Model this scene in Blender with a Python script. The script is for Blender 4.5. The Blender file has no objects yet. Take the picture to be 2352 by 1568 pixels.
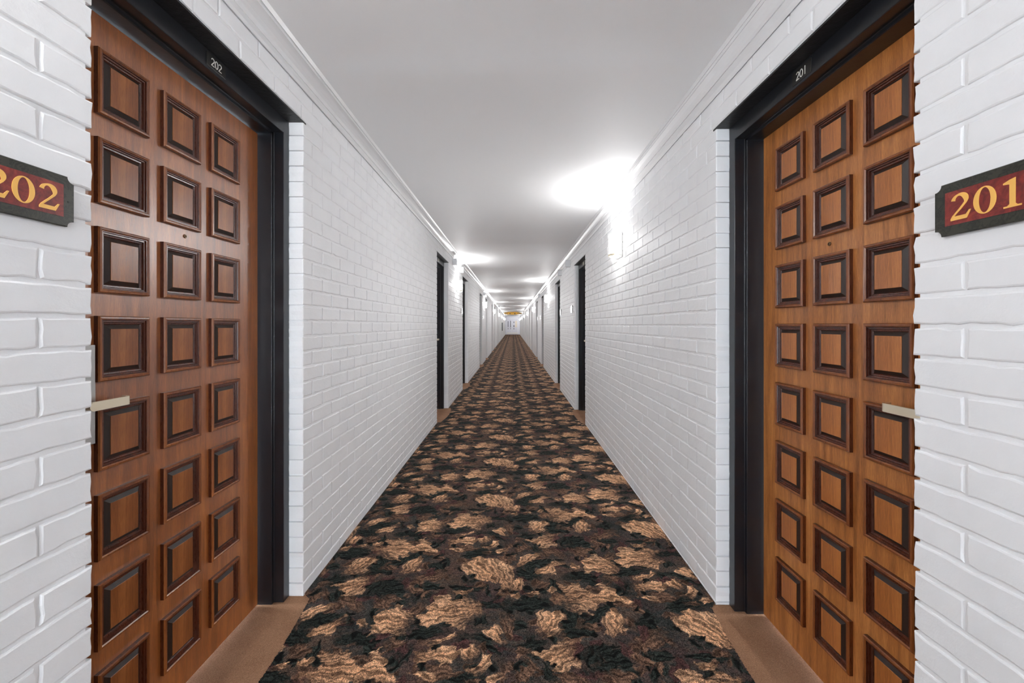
import bpy, bmesh, math, random
import numpy as np
random.seed(7); rng = np.random.default_rng(7)
SC = bpy.context.scene
COL = SC.collection

# ------------------------------------------------------------------ camera, world, exposure
CAMZ = 1.22
cam = bpy.data.objects.new('camera', bpy.data.cameras.new('camera'))
COL.objects.link(cam); SC.camera = cam
cam.location = (0, 0, CAMZ); cam.rotation_euler = (math.radians(90), 0, 0)
FPX = 927.0
cam.data.sensor_width = 36.0; cam.data.lens = FPX / 2352 * 36.0
cam.data.shift_x = -2 / 2352; cam.data.shift_y = -38 / 2352
cam.data.clip_start = 0.05; cam.data.clip_end = 200

world = bpy.data.worlds.new('world'); SC.world = world; world.use_nodes = True
bg = world.node_tree.nodes['Background']
bg.inputs[0].default_value = (0.80, 0.90, 1.0, 1); bg.inputs[1].default_value = 10.5
SC.view_settings.view_transform = 'Standard'; SC.view_settings.look = 'None'
SC.view_settings.gamma = 1; SC.view_settings.use_curve_mapping = False
SC.view_settings.exposure = 1.60
SC.cycles.max_bounces = 10; SC.cycles.diffuse_bounces = 6; SC.cycles.glossy_bounces = 4
SC.cycles.sample_clamp_indirect = 4.0
SC.cycles.caustics_reflective = False; SC.cycles.caustics_refractive = False

LAMP_W = 16.5          # point light inside every sconce
SHADE_E = 15.0          # glow of the sconce glass
LAMP_COL = (0.985, 0.99, 1.0)

# ------------------------------------------------------------------ measures
AL, AR = 0.943, 0.885                  # wall planes left / right of the camera
A = {-1: AL, 1: AR}
CEIL = CAMZ + 1.115
END = 51.0; REAR = -4.6
FR = {-1: 1.006, 1: 0.942}             # frame face
DF = {-1: 1.104, 1: 1.049}             # door face
LINT = {-1: 2.129, 1: 2.073}           # lintel underside
DTOP = {-1: 2.047, 1: 2.000}
HEADB = {-1: 2.0645, 1: 2.009}
COURSE = {-1: 0.0693, 1: 0.0668}
ZPH = {-1: 1.5158, 1: 1.484}
BRICK = 0.2032
CORN = {-1: 2.2700, 1: 2.2085}
OPEN = {-1: [(.905, 1.814), (5.02, 5.90), (7.59, 8.46), (11.5, 12.4), (14.02, 14.9)],
        1: [(.892, 1.757), (4.945, 5.80), (7.596, 8.46), (11.72, 12.58), (14.47, 15.35)]}
for k in range(5):
    OPEN[-1] += [(18.0 + 6.5*k, 18.88 + 6.5*k), (20.5 + 6.5*k, 21.38 + 6.5*k)]
    OPEN[1] += [(18.5 + 6.6*k, 19.37 + 6.6*k), (21.2 + 6.6*k, 22.07 + 6.6*k)]
SCON = {-1: [0.30, 6.82, 13.25, 19.7, 26.2, 32.7, 39.2, 45.7], 1: [-3.35, 3.33, 10.05, 16.8, 23.4, 30.0, 36.6, 43.2, 49.7]}

# ------------------------------------------------------------------ helpers
class MB:
    def __init__(s): s.v = []; s.f = []; s.m = []
    def add(s, vs, fs, mi=0):
        o = len(s.v); s.v += [tuple(p) for p in vs]
        for f in fs: s.f.append(tuple(i + o for i in f)); s.m.append(mi)
    def box(s, x0, x1, y0, y1, z0, z1, mi=0, bev=0.0):
        x0, x1 = sorted((x0, x1)); y0, y1 = sorted((y0, y1)); z0, z1 = sorted((z0, z1))
        if bev <= 0:
            s.add([(x0,y0,z0),(x1,y0,z0),(x1,y1,z0),(x0,y1,z0),(x0,y0,z1),(x1,y0,z1),(x1,y1,z1),(x0,y1,z1)],
                  [(0,3,2,1),(4,5,6,7),(0,1,5,4),(1,2,6,5),(2,3,7,6),(3,0,4,7)], mi); return
        b = bmesh.new(); bmesh.ops.create_cube(b, size=1)
        for v in b.verts:
            v.co.x = (x0+x1)/2 + v.co.x*(x1-x0); v.co.y = (y0+y1)/2 + v.co.y*(y1-y0); v.co.z = (z0+z1)/2 + v.co.z*(z1-z0)
        bmesh.ops.bevel(b, geom=b.edges[:], offset=bev, segments=2, affect='EDGES', profile=0.5)
        b.verts.index_update(); s.add([v.co[:] for v in b.verts], [[v.index for v in f.verts] for f in b.faces], mi); b.free()
    def loft(s, rings, mi=0, cap0=False, cap1=False, closed=True, mlist=None):
        n = len(rings[0]); o = len(s.v)
        for r in rings: s.v += [tuple(p) for p in r]
        for k in range(len(rings)-1):
            for i in range(n if closed else n-1):
                j = (i+1) % n
                s.f.append((o+k*n+i, o+k*n+j, o+(k+1)*n+j, o+(k+1)*n+i)); s.m.append(mlist[k] if mlist else mi)
        if cap0: s.f.append(tuple(o+i for i in range(n))[::-1]); s.m.append(mi)
        if cap1: s.f.append(tuple(o+(len(rings)-1)*n+i for i in range(n))); s.m.append(mlist[-1] if mlist else mi)
    def prism(s, prof, y0, y1, mi=0):          # (x,z) profile swept along y
        s.loft([[(x, y0, z) for x, z in prof], [(x, y1, z) for x, z in prof]], mi, True, True)
    def build(s, name, mats, parent=None, origin=(0,0,0), smooth=False, recalc=True, loc=None):
        me = bpy.data.meshes.new(name)
        ox, oy, oz = origin
        me.from_pydata([(x-ox, y-oy, z-oz) for x, y, z in s.v], [], s.f)
        if not isinstance(mats, (list, tuple)): mats = [mats]
        for m in mats: me.materials.append(m)
        me.polygons.foreach_set('material_index', s.m)
        if smooth: me.polygons.foreach_set('use_smooth', [True]*len(s.f))
        if recalc:
            b = bmesh.new(); b.from_mesh(me); bmesh.ops.recalc_face_normals(b, faces=b.faces[:]); b.to_mesh(me); b.free()
        me.update()
        o = bpy.data.objects.new(name, me); COL.objects.link(o)
        if parent is not None:
            o.parent = parent; o.location = loc if loc is not None else (0,0,0)
        else:
            o.location = origin if loc is None else loc
        return o

def empty(name, loc):
    o = bpy.data.objects.new(name, None); COL.objects.link(o); o.location = loc; o.empty_display_size = 0.1; return o
def tag(o, label=None, cat=None, group=None, kind=None):
    if label: o['label'] = label
    if cat: o['category'] = cat
    if group: o['group'] = group
    if kind: o['kind'] = kind
    return o

# ------------------------------------------------------------------ materials
def srgb(r, g, b):
    return tuple((c/255/12.92 if c/255 <= 0.04045 else ((c/255+0.055)/1.055)**2.4) for c in (r, g, b)) + (1,)
def mat(name, col=(0.8,0.8,0.8,1), rough=0.5, metal=0.0, spec=0.5, coat=0.0, coatr=0.1):
    m = bpy.data.materials.new(name); m.use_nodes = True
    p = m.node_tree.nodes['Principled BSDF']
    p.inputs['Base Color'].default_value = col; p.inputs['Roughness'].default_value = rough
    p.inputs['Metallic'].default_value = metal; p.inputs['Specular IOR Level'].default_value = spec
    p.inputs['Coat Weight'].default_value = coat; p.inputs['Coat Roughness'].default_value = coatr
    return m, m.node_tree, p
def N(nt, t, **kw):
    n = nt.nodes.new(t)
    for k, v in kw.items(): setattr(n, k, v)
    return n
def objco(nt, scale=(1,1,1)):
    tc = N(nt, 'ShaderNodeTexCoord'); mp = N(nt, 'ShaderNodeMapping'); mp.inputs['Scale'].default_value = scale
    nt.links.new(tc.outputs['Object'], mp.inputs['Vector']); return mp.outputs['Vector']
def noise(nt, vec, scale, detail=3, rough=0.5, dist=0.0):
    n = N(nt, 'ShaderNodeTexNoise'); n.inputs['Scale'].default_value = scale; n.inputs['Detail'].default_value = detail
    n.inputs['Roughness'].default_value = rough; n.inputs['Distortion'].default_value = dist
    nt.links.new(vec, n.inputs['Vector']); return n.outputs['Fac']
def ramp(nt, fac, stops):
    r = N(nt, 'ShaderNodeValToRGB'); e = r.color_ramp.elements
    while len(e) < len(stops): e.new(0.5)
    for i, (p, c) in enumerate(stops): e[i].position = p; e[i].color = c
    nt.links.new(fac, r.inputs['Fac']); return r.outputs['Color']
def bump(nt, p, h, strength, dist):
    b = N(nt, 'ShaderNodeBump'); b.inputs['Strength'].default_value = strength; b.inputs['Distance'].default_value = dist
    nt.links.new(h, b.inputs['Height']); nt.links.new(b.outputs['Normal'], p.inputs['Normal'])
def math2(nt, op, a, b):
    n = N(nt, 'ShaderNodeMath', operation=op)
    for i, x in enumerate((a, b)):
        if isinstance(x, (int, float)): n.inputs[i].default_value = x
        else: nt.links.new(x, n.inputs[i])
    return n.outputs[0]
def mixc(nt, fac, a, b, mode='MIX'):
    n = N(nt, 'ShaderNodeMix', data_type='RGBA', blend_type=mode)
    for sck, x in ((n.inputs[0], fac), (n.inputs[6], a), (n.inputs[7], b)):
        if isinstance(x, (int, float, tuple)): sck.default_value = x
        else: nt.links.new(x, sck)
    return n.outputs[2]

# painted brick
M_brick, nt, p = mat('painted_brick', (0.80, 0.803, 0.81, 1), 0.62, spec=0.25)
v = objco(nt); n1 = noise(nt, v, 55, 4, 0.62); n2 = noise(nt, v, 9, 2)
n3 = noise(nt, objco(nt, (1, 1, 1)), 240, 2)
h = math2(nt, 'ADD', math2(nt, 'MULTIPLY', n1, 1.0), math2(nt, 'ADD', math2(nt, 'MULTIPLY', n2, 1.6), math2(nt, 'MULTIPLY', n3, 0.25)))
bump(nt, p, h, 0.32, 0.003)
nt.links.new(ramp(nt, n2, [(0.3, (0.855,0.86,0.87,1)), (0.7, (0.885,0.89,0.897,1))]), p.inputs['Base Color'])
# ceiling paint
M_ceil, nt, p = mat('ceiling_paint', (0.82,0.822,0.826,1), 0.6, spec=0.15)
bump(nt, p, noise(nt, objco(nt), 1.1, 2), 0.12, 0.03)
M_trim, nt, p = mat('white_gloss_trim', (0.80,0.80,0.805,1), 0.35)
# wood
def wood(name, dark, mid, light, rough, coat, seed, bs=0.18):
    m, nt, p = mat(name, mid, rough, coat=coat, coatr=0.30)
    v = objco(nt, (26, 26, 1.6)); 
    tc = N(nt, 'ShaderNodeVectorMath', operation='ADD'); tc.inputs[1].default_value = (seed, seed*2, seed)
    nt.links.new(v, tc.inputs[0]); v = tc.outputs[0]
    g = noise(nt, v, 1.6, 5, 0.62, 0.6); g2 = noise(nt, objco(nt, (300, 300, 26)), 1.5, 3, 0.7); g3 = noise(nt, objco(nt, (4,4,1.2)), 1.0, 2)
    f = math2(nt, 'ADD', math2(nt, 'MULTIPLY', g, 0.5), math2(nt, 'ADD', math2(nt, 'MULTIPLY', g2, 0.3), math2(nt, 'MULTIPLY', g3, 0.2)))
    nt.links.new(ramp(nt, f, [(0.33, dark), (0.5, mid), (0.66, light)]), p.inputs['Base Color'])
    bump(nt, p, g2, bs, 0.0012)
    nt.links.new(ramp(nt, g2, [(0.3, (rough-0.04,)*3+(1,)), (0.7, (rough+0.1,)*3+(1,))]), p.inputs['Roughness'])
    return m
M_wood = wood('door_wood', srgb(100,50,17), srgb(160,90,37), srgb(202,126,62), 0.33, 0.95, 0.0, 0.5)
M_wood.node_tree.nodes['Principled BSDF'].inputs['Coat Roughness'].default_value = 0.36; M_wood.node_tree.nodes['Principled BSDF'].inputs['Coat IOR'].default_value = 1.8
M_woodR = wood('door_wood_lit', srgb(116,64,26), srgb(182,114,56), srgb(226,156,88), 0.33, 0.3, 2.0, 0.3)  # right door: same wood, stronger light on it put into the colour
M_fieldR = wood('panel_field_wood_lit', srgb(126,70,28), srgb(182,110,52), srgb(216,144,76), 0.33, 0.3, 6.0, 0.3)  # right door's panel fields, lightened the same way for the light falling there
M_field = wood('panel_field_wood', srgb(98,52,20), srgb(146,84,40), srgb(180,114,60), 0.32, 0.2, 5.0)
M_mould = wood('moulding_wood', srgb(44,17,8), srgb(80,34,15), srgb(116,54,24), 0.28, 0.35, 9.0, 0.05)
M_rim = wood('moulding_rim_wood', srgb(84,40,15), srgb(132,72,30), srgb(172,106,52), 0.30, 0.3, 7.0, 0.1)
M_bevel = wood('dark_stained_bevel', srgb(26,15,9), srgb(44,27,17), srgb(62,40,26), 0.48, 0.0, 3.0, 0.03)
M_frame, nt, p = mat('black_frame_paint', srgb(23,25,30), 0.28, spec=0.65)
bump(nt, p, noise(nt, objco(nt), 18, 4, 0.6), 0.25, 0.004)
M_lint, nt, p = mat('black_steel_lintel', srgb(22,22,24), 0.45)
bump(nt, p, noise(nt, objco(nt), 60, 3), 0.4, 0.004)
M_brass, nt, p = mat('satin_brass', srgb(250,240,216), 0.42, metal=1.0)
M_viewer, nt, p = mat('dull_brass', srgb(120,96,70), 0.5, metal=0.6)
M_steel, nt, p = mat('satin_steel', srgb(200,200,198), 0.28, metal=1.0)
M_plate, nt, p = mat('sign_border_dark', srgb(42,42,34), 0.30, spec=0.5)
nt.links.new(ramp(nt, noise(nt, objco(nt), 26, 5, 0.7, 2.5), [(0.42, srgb(50,50,40)), (0.49, srgb(24,25,20)), (0.53, srgb(54,54,44))]), p.inputs['Base Color'])
M_red, nt, p = mat('sign_red_marble', srgb(128,42,36), 0.32)
nt.links.new(ramp(nt, noise(nt, objco(nt), 30, 5, 0.7, 1.5), [(0.35, srgb(92,28,28)), (0.55, srgb(132,44,38)), (0.75, srgb(160,74,56))]), p.inputs['Base Color'])
M_gold, nt, p = mat('sign_gold_paint', srgb(240,184,92), 0.45)
M_white, nt, p = mat('white_lettering', srgb(230,228,220), 0.5)
M_label, nt, p = mat('label_plate_dark', srgb(38,36,34), 0.35)
M_labelw, nt, p = mat('label_plate_pale', srgb(215,210,195), 0.4)
M_box, nt, p = mat('white_plastic', srgb(205,206,208), 0.4)
M_dgrey, nt, p = mat('dark_grey_paint', srgb(70,72,76), 0.5)
M_glassdark, nt, p = mat('dark_door_glass', srgb(50,48,52), 0.7)
M_beige, nt, p = mat('pale_beige_panel', srgb(226,214,196), 0.5)
M_doorw, nt, p = mat('white_door_paint', srgb(214,214,222), 0.45)
M_goldm, nt, p = mat('gilt_metal', srgb(176,132,48), 0.5, metal=0.6)
M_blackp, nt, p = mat('black_panel', srgb(34,28,18), 0.4)
# sconce glass
M_glass = bpy.data.materials.new('lit_opal_glass'); M_glass.use_nodes = True; nt = M_glass.node_tree
p = nt.nodes['Principled BSDF']; p.inputs['Base Color'].default_value = (0.9,0.88,0.84,1); p.inputs['Roughness'].default_value = 0.3
p.inputs['Emission Color'].default_value = (1,0.99,0.975,1); p.inputs['Emission Strength'].default_value = SHADE_E
tr = N(nt, 'ShaderNodeBsdfTransparent'); tr.inputs[0].default_value = (0.78, 0.78, 0.78, 1); ad = N(nt, 'ShaderNodeMixShader'); ad.inputs[0].default_value = 0.35
nt.links.new(tr.outputs[0], ad.inputs[1]); nt.links.new(p.outputs[0], ad.inputs[2]); nt.links.new(ad.outputs[0], nt.nodes['Material Output'].inputs['Surface'])
# brown threshold carpet
M_brown, nt, p = mat('brown_short_pile', srgb(140,106,84), 0.95, spec=0.1)
v = objco(nt); g = noise(nt, v, 420, 2, 0.7); g2 = noise(nt, v, 7, 3)
c = ramp(nt, g, [(0.25, srgb(100,72,53)), (0.55, srgb(162,122,94)), (0.8, srgb(200,160,128))])
nt.links.new(mixc(nt, 0.35, c, ramp(nt, g2, [(0.3, srgb(128,92,68)), (0.7, srgb(164,126,98))])), p.inputs['Base Color'])
bump(nt, p, g, 0.6, 0.003)
# patterned carpet
M_carpet, nt, p = mat('leaf_pattern_carpet', (0.1,0.1,0.1,1), 0.97, spec=0.08)
at = N(nt, 'ShaderNodeAttribute', attribute_name='pattern')
v = objco(nt)
vo = N(nt, 'ShaderNodeTexVoronoi', feature='F1'); vo.inputs['Scale'].default_value = 300; vo.inputs['Randomness'].default_value = 0.9
nt.links.new(v, vo.inputs['Vector'])
rnd = N(nt, 'ShaderNodeSeparateColor'); nt.links.new(vo.outputs['Color'], rnd.inputs[0])
sp = ramp(nt, rnd.outputs[0], [(0.0, (0.42,0.40,0.39,1)), (0.4, (0.95,0.95,0.95,1)), (1.0, (1.55,1.52,1.48,1))])
c = mixc(nt, 1.0, at.outputs['Color'], sp, 'MULTIPLY')
edge = ramp(nt, vo.outputs['Distance'], [(0.25, (1.12,)*3+(1,)), (0.75, (0.55,)*3+(1,))])
c = mixc(nt, 1.0, c, edge, 'MULTIPLY')
nt.links.new(c, p.inputs['Base Color'])
inv = math2(nt, 'SUBTRACT', 1.0, vo.outputs['Distance'])
bump(nt, p, inv, 0.6, 0.004)

# ------------------------------------------------------------------ brick walls
def brick_wall(side):
    a = A[side]; c = COURSE[side]; J = 0.0082
    V = []; F = []
    def P(y, z, dep): return (side*(a + dep), y, z)
    def block(y0, y1, z0, z1, D, near):
        # perimeter points of the brick outline
        ny, nz = (max(2, int((y1-y0)/0.022)), 3) if near else (1, 1)
        pts = [(y0 + (y1-y0)*i/ny, z0) for i in range(ny)] + [(y1, z0 + (z1-z0)*i/nz) for i in range(nz)] \
            + [(y1 - (y1-y0)*i/ny, z1) for i in range(ny)] + [(y0, z1 - (z1-z0)*i/nz) for i in range(nz)]
        j = 0.0011 if near else 0.0004
        jit = [(random.gauss(0, j), random.gauss(0, j)) for _ in pts]
        tilt = random.gauss(0, 0.0007)
        cy, cz = (y0+y1)/2, (z0+z1)/2; o = len(V); n = len(pts)
        for dep, ins in ((D, 0), (0.0034, 0), (0.0012, 0.0014), (0.0, 0.0042)):
            for (y, z), (jy, jz) in zip(pts, jit):
                iy = ins if abs(y-y0) < 1e-6 else (-ins if abs(y-y1) < 1e-6 else 0)
                iz = ins if abs(z-z0) < 1e-6 else (-ins if abs(z-z1) < 1e-6 else 0)
                V.append(P(y+iy+jy, z+iz+jz, dep + tilt*(1 if dep < 0.01 else 0)*0.6))
        for k in range(3):
            for i in range(n):
                q = (o+k*n+i, o+k*n+(i+1) % n, o+(k+1)*n+(i+1) % n, o+(k+1)*n+i)
                F.append(q if side < 0 else q[::-1])
        q = tuple(o+3*n+i for i in range(n)); F.append(q if side < 0 else q[::-1])
    def core(y0, y1, z0, z1, dep):
        o = len(V)
        x0, x1 = side*(a+dep), side*(a+0.24)
        V.extend([(x0,y0,z0),(x1,y0,z0),(x1,y1,z0),(x0,y1,z0),(x0,y0,z1),(x1,y0,z1),(x1,y1,z1),(x0,y1,z1)])
        for f in ((0,3,2,1),(4,5,6,7),(0,1,5,4),(1,2,6,5),(2,3,7,6),(3,0,4,7)):
            q = tuple(o+i for i in f); F.append(q if side > 0 else q[::-1])
    ops = OPEN[side]; segs = []; y = REAR
    for o0, o1 in ops: segs.append((y, o0)); y = o1
    segs.append((y, END))
    k0 = -int((ZPH[side]+0.02)/c) - 1
    rows = [(ZPH[side] + k*c, ZPH[side] + (k+1)*c, k) for k in range(k0, 20)]
    zt = CEIL
    # vertical wall parts between openings
    for si, (s0, s1) in enumerate(segs):
        core(s0 + (0.011 if si else 0), s1 - (0.011 if si < len(segs)-1 else 0), -0.02, LINT[side]+0.012, 0.0040)
        for z0, z1, k in rows:
            zz0, zz1 = max(z0+J/2, -0.01), min(z1-J/2, zt)
            if zz1 - zz0 < 0.012 or z0 > LINT[side] - 0.02: continue
            # bricks from the far end of the segment back, header first on alternate courses
            edges = [s0]; y = s0 + (BRICK/2 if k % 2 else BRICK) - (0.018 if si else 0)
            if si and s0 > 6: y = s0 + (BRICK/2 if k % 2 else BRICK)
            e1 = s1 - (BRICK/2 if k % 2 else BRICK)
            while y < e1 - 0.05: edges.append(y); y += BRICK
            if e1 > edges[-1] + 0.03: edges.append(e1)
            edges.append(s1)
            for i in range(len(edges)-1):
                b0, b1 = edges[i], edges[i+1]
                first = i == 0; last = i == len(edges)-2
                c0 = b0 + (0 if first else 0.003); c1 = b1 - (0 if last else 0.003)
                if c1 - c0 < 0.015: continue
                corner = (first and si > 0) or (last and si < len(segs)-1)
                block(c0, c1, zz0, zz1, 0.075 if corner else 0.012, -0.3 < b1 < 3.6)
    # courses above the lintels, running through
    core(REAR, END, LINT[side]+0.0125, CEIL, 0.0040)
    for z0, z1, k in rows:
        zz0, zz1 = max(z0+J/2, LINT[side]+0.0065), min(z1-J/2, CORN[side]+0.03)
        if z0 <= LINT[side]-0.02 or zz1 - zz0 < 0.012: continue
        y = REAR + (BRICK/2 if k % 2 else 0)
        while y < END - 0.01:
            y2 = min(y + BRICK, END)
            block(y+0.003, y2-0.003, zz0, zz1, 0.012, -0.3 < y < 3.6); y += BRICK
    me = bpy.data.meshes.new('wall'); me.from_pydata(V, [], F); me.materials.append(M_brick); me.update()
    o = bpy.data.objects.new('wall_left' if side < 0 else 'wall_right', me); COL.objects.link(o)
    tag(o, 'long white painted brick corridor wall on the ' + ('left with door 202' if side < 0 else 'right with door 201'), 'wall', kind='structure')
brick_wall(-1); brick_wall(1)

# ------------------------------------------------------------------ floor, ceiling, end walls, cornices
b = MB(); b.box(-1.36, 1.30, REAR-0.2, END+0.2, -0.12, 0.0)
tag(b.build('floor', M_brown), 'bare brown floor under the patterned corridor carpet', 'floor', kind='structure')
b = MB(); b.box(-1.36, 1.30, REAR-0.2, END+0.2, CEIL, CEIL+0.12)
tag(b.build('ceiling', M_ceil), 'plain white painted corridor ceiling', 'ceiling', kind='structure')
b = MB(); b.box(-1.36, 1.30, END, END+0.15, -0.1, CEIL+0.1)
tag(b.build('wall_back', M_doorw), 'pale grey wall closing the far end of the corridor', 'wall', kind='structure')
# wall behind the camera with a window that lets the daylight in
b = MB()
wx0, wx1, wz0, wz1 = -0.62, 0.56, 0.35, 1.85
b.box(-1.36, wx0, REAR-0.15, REAR, -0.1, CEIL+0.1); b.box(wx1, 1.30, REAR-0.15, REAR, -0.1, CEIL+0.1)
b.box(wx0, wx1, REAR-0.15, REAR, -0.1, wz0); b.box(wx0, wx1, REAR-0.15, REAR, wz1, CEIL+0.1)
tag(b.build('wall_front', M_trim), 'white wall with a window behind the camera', 'wall', kind='structure')
b = MB()
for x0, x1, z0, z1 in ((wx0, wx1, wz0, wz0+0.05), (wx0, wx1, wz1-0.05, wz1), (wx0, wx0+0.05, wz0+0.05, wz1-0.05), (wx1-0.05, wx1, wz0+0.05, wz1-0.05), (-0.05, -0.01, wz0+0.05, wz1-0.05)):
    b.box(x0, x1, REAR-0.10, REAR-0.04, z0, z1)
tag(b.build('window_1', M_trim), 'white framed daylight window behind the camera', 'window', kind='structure')
pl = bpy.data.lights.new('window_portal', 'AREA'); pl.shape = 'RECTANGLE'; pl.size = wx1-wx0; pl.size_y = wz1-wz0
pl.cycles.is_portal = True
po = bpy.data.objects.new('window_portal', pl); COL.objects.link(po); po.location = ((wx0+wx1)/2, REAR-0.14, (wz0+wz1)/2)
po.rotation_euler = (math.radians(90), 0, 0); po.rotation_euler = (-math.radians(90), 0, 0)

def cornice(side):
    a = A[side]
    if side < 0: pts = [(a, 1.113), (.934, 1.1235), (.927, 1.140), (.926, 1.1616), (.921, 1.166), (.917, 1.190), (.903, 1.215), (.885, 1.243), (.868, 1.269), (.864, 1.270), (.860, 1.288), (.854, 1.291), (.8475, 1.3125)]; xe = 1.115/1.3195
    else: pts = [(a, 1.117), (.878, 1.131), (.873, 1.155), (.872, 1.190), (.866, 1.196), (.863, 1.215), (.857, 1.240), (.850, 1.262), (.843, 1.284), (.8400, 1.287), (.8385, 1.305), (.8350, 1.309), (.8342, 1.331)]; xe = 1.115/1.337
    zb = CAMZ + a*pts[0][1]
    prof = [(side*(a-0.001), zb+0.008), (side*(a-0.0055), zb+0.001)] + [(side*x, CAMZ + x*r) for x, r in pts[1:]] + [(side*xe, CEIL+0.001), (side*(a+0.03), CEIL+0.001), (side*(a+0.03), zb+0.008)]
    b = MB(); b.prism(prof, REAR, END)
    o = b.build('trim_1' if side < 0 else 'trim_2', M_trim)
    tag(o, 'white moulded cornice running along the top of the ' + ('left wall' if side < 0 else 'right wall'), 'cornice', kind='structure')
cornice(-1); cornice(1)

# ------------------------------------------------------------------ patterned carpet
CR3 = (760, 1120, 5.6)
def fl(pts, cr=CR3):
    out = []
    for x, y in pts:
        px, py = cr[0] + x/cr[2], cr[1] + y/cr[2]
        d = FPX*CAMZ/(py-746); out.append(((px-1178)*d/FPX, d))
    return np.array(out)
DARK = [
 [(1000,330),(1080,260),(1200,240),(1320,250),(1370,300),(1380,370),(1250,330),(1130,345),(980,370)],
 [(860,990),(960,910),(1080,855),(1200,830),(1320,862),(1110,880),(1000,950),(880,1010),(800,1010)],
 [(1420,600),(1550,520),(1650,510),(1700,540),(1860,560),(1700,585),(1550,605),(1440,620)],
 [(1800,605),(1930,568),(2060,575),(2150,610),(2250,695),(2150,680),(2050,612),(1930,598)],
 [(1690,900),(1780,845),(1900,870),(2080,855),(2060,905),(1900,925),(1720,925)],
 [(380,540),(560,480),(700,450),(960,455),(900,475),(700,500),(600,540),(560,570),(420,590)],
 [(330,580),(500,545),(620,600),(560,660),(420,640)],
 [(1230,130),(1330,95),(1450,52),(1580,55),(1430,90),(1310,140)],
 [(800,610),(900,575),(1060,570),(1190,590),(1170,640),(960,640),(820,640)],
 [(690,330),(760,310),(800,360),(770,390),(700,380)],
 [(600,250),(720,225),(880,220),(780,250),(660,260)],
 [(640,1000),(800,960),(860,1040),(760,1110),(560,1110),(500,1060)],
 [(2010,480),(2090,450),(2120,500),(2080,530),(2010,520)], [(2080,390),(2200,370),(2350,380),(2350,430),(2200,420),(2090,425)],
 [(1420,700),(1460,630),(1500,640),(1460,740),(1400,740)], [(1240,1000),(1400,960),(1480,1010),(1400,1070),(1260,1050)],
 [(640,650),(700,620),(720,680),(660,760),(600,720)], [(1000,90),(1190,95),(1160,170),(1010,180)], [(1560,150),(1680,130),(1720,190),(1600,210)],
 [(1780,280),(1950,280),(2150,300),(1950,315),(1800,305)], [(1850,40),(2100,30),(2300,70),(2100,80),(1900,80)],
 [(60,880),(260,790),(520,800),(560,880),(400,900),(200,920)],
]
MID = [
 [(1080,370),(1150,340),(1250,335),(1340,380),(1270,400),(1220,440),(1120,420)],
 [(790,360),(900,350),(1000,380),(1060,430),(960,450),(880,410),(800,400)],
 [(2220,440),(2300,440),(2350,480),(2350,620),(2290,600),(2240,520)], [(2130,890),(2260,870),(2330,920),(2320,990),(2240,960)],
 [(440,690),(520,645),(620,635),(640,680),(560,720),(460,730)], [(1370,255),(1450,285),(1560,320),(1450,325),(1375,305)],
 [(1480,220),(1640,180),(1780,160),(1760,220),(1620,260),(1500,250)], [(1300,900),(1430,880),(1500,930),(1420,950),(1310,930)],
 [(520,300),(640,270),(690,330),(620,370),(500,400)], [(740,960),(860,1010),(880,1060),(760,1080),(600,1060)], [(1420,420),(1500,380),(1600,400),(1500,470),(1420,470)],
 [(1200,620),(1320,600),(1440,610),(1360,660),(1230,660)], [(1900,830),(2100,830),(2060,860),(1920,860)], [(860,780),(1380,790),(1400,880),(1200,880)],
 [(1500,760),(1780,745),(1900,790),(1780,830),(1550,850)], [(1660,930),(1960,930),(1960,1090),(1680,1100)], [(280,440),(420,440),(330,540),(280,520)],
]
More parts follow.
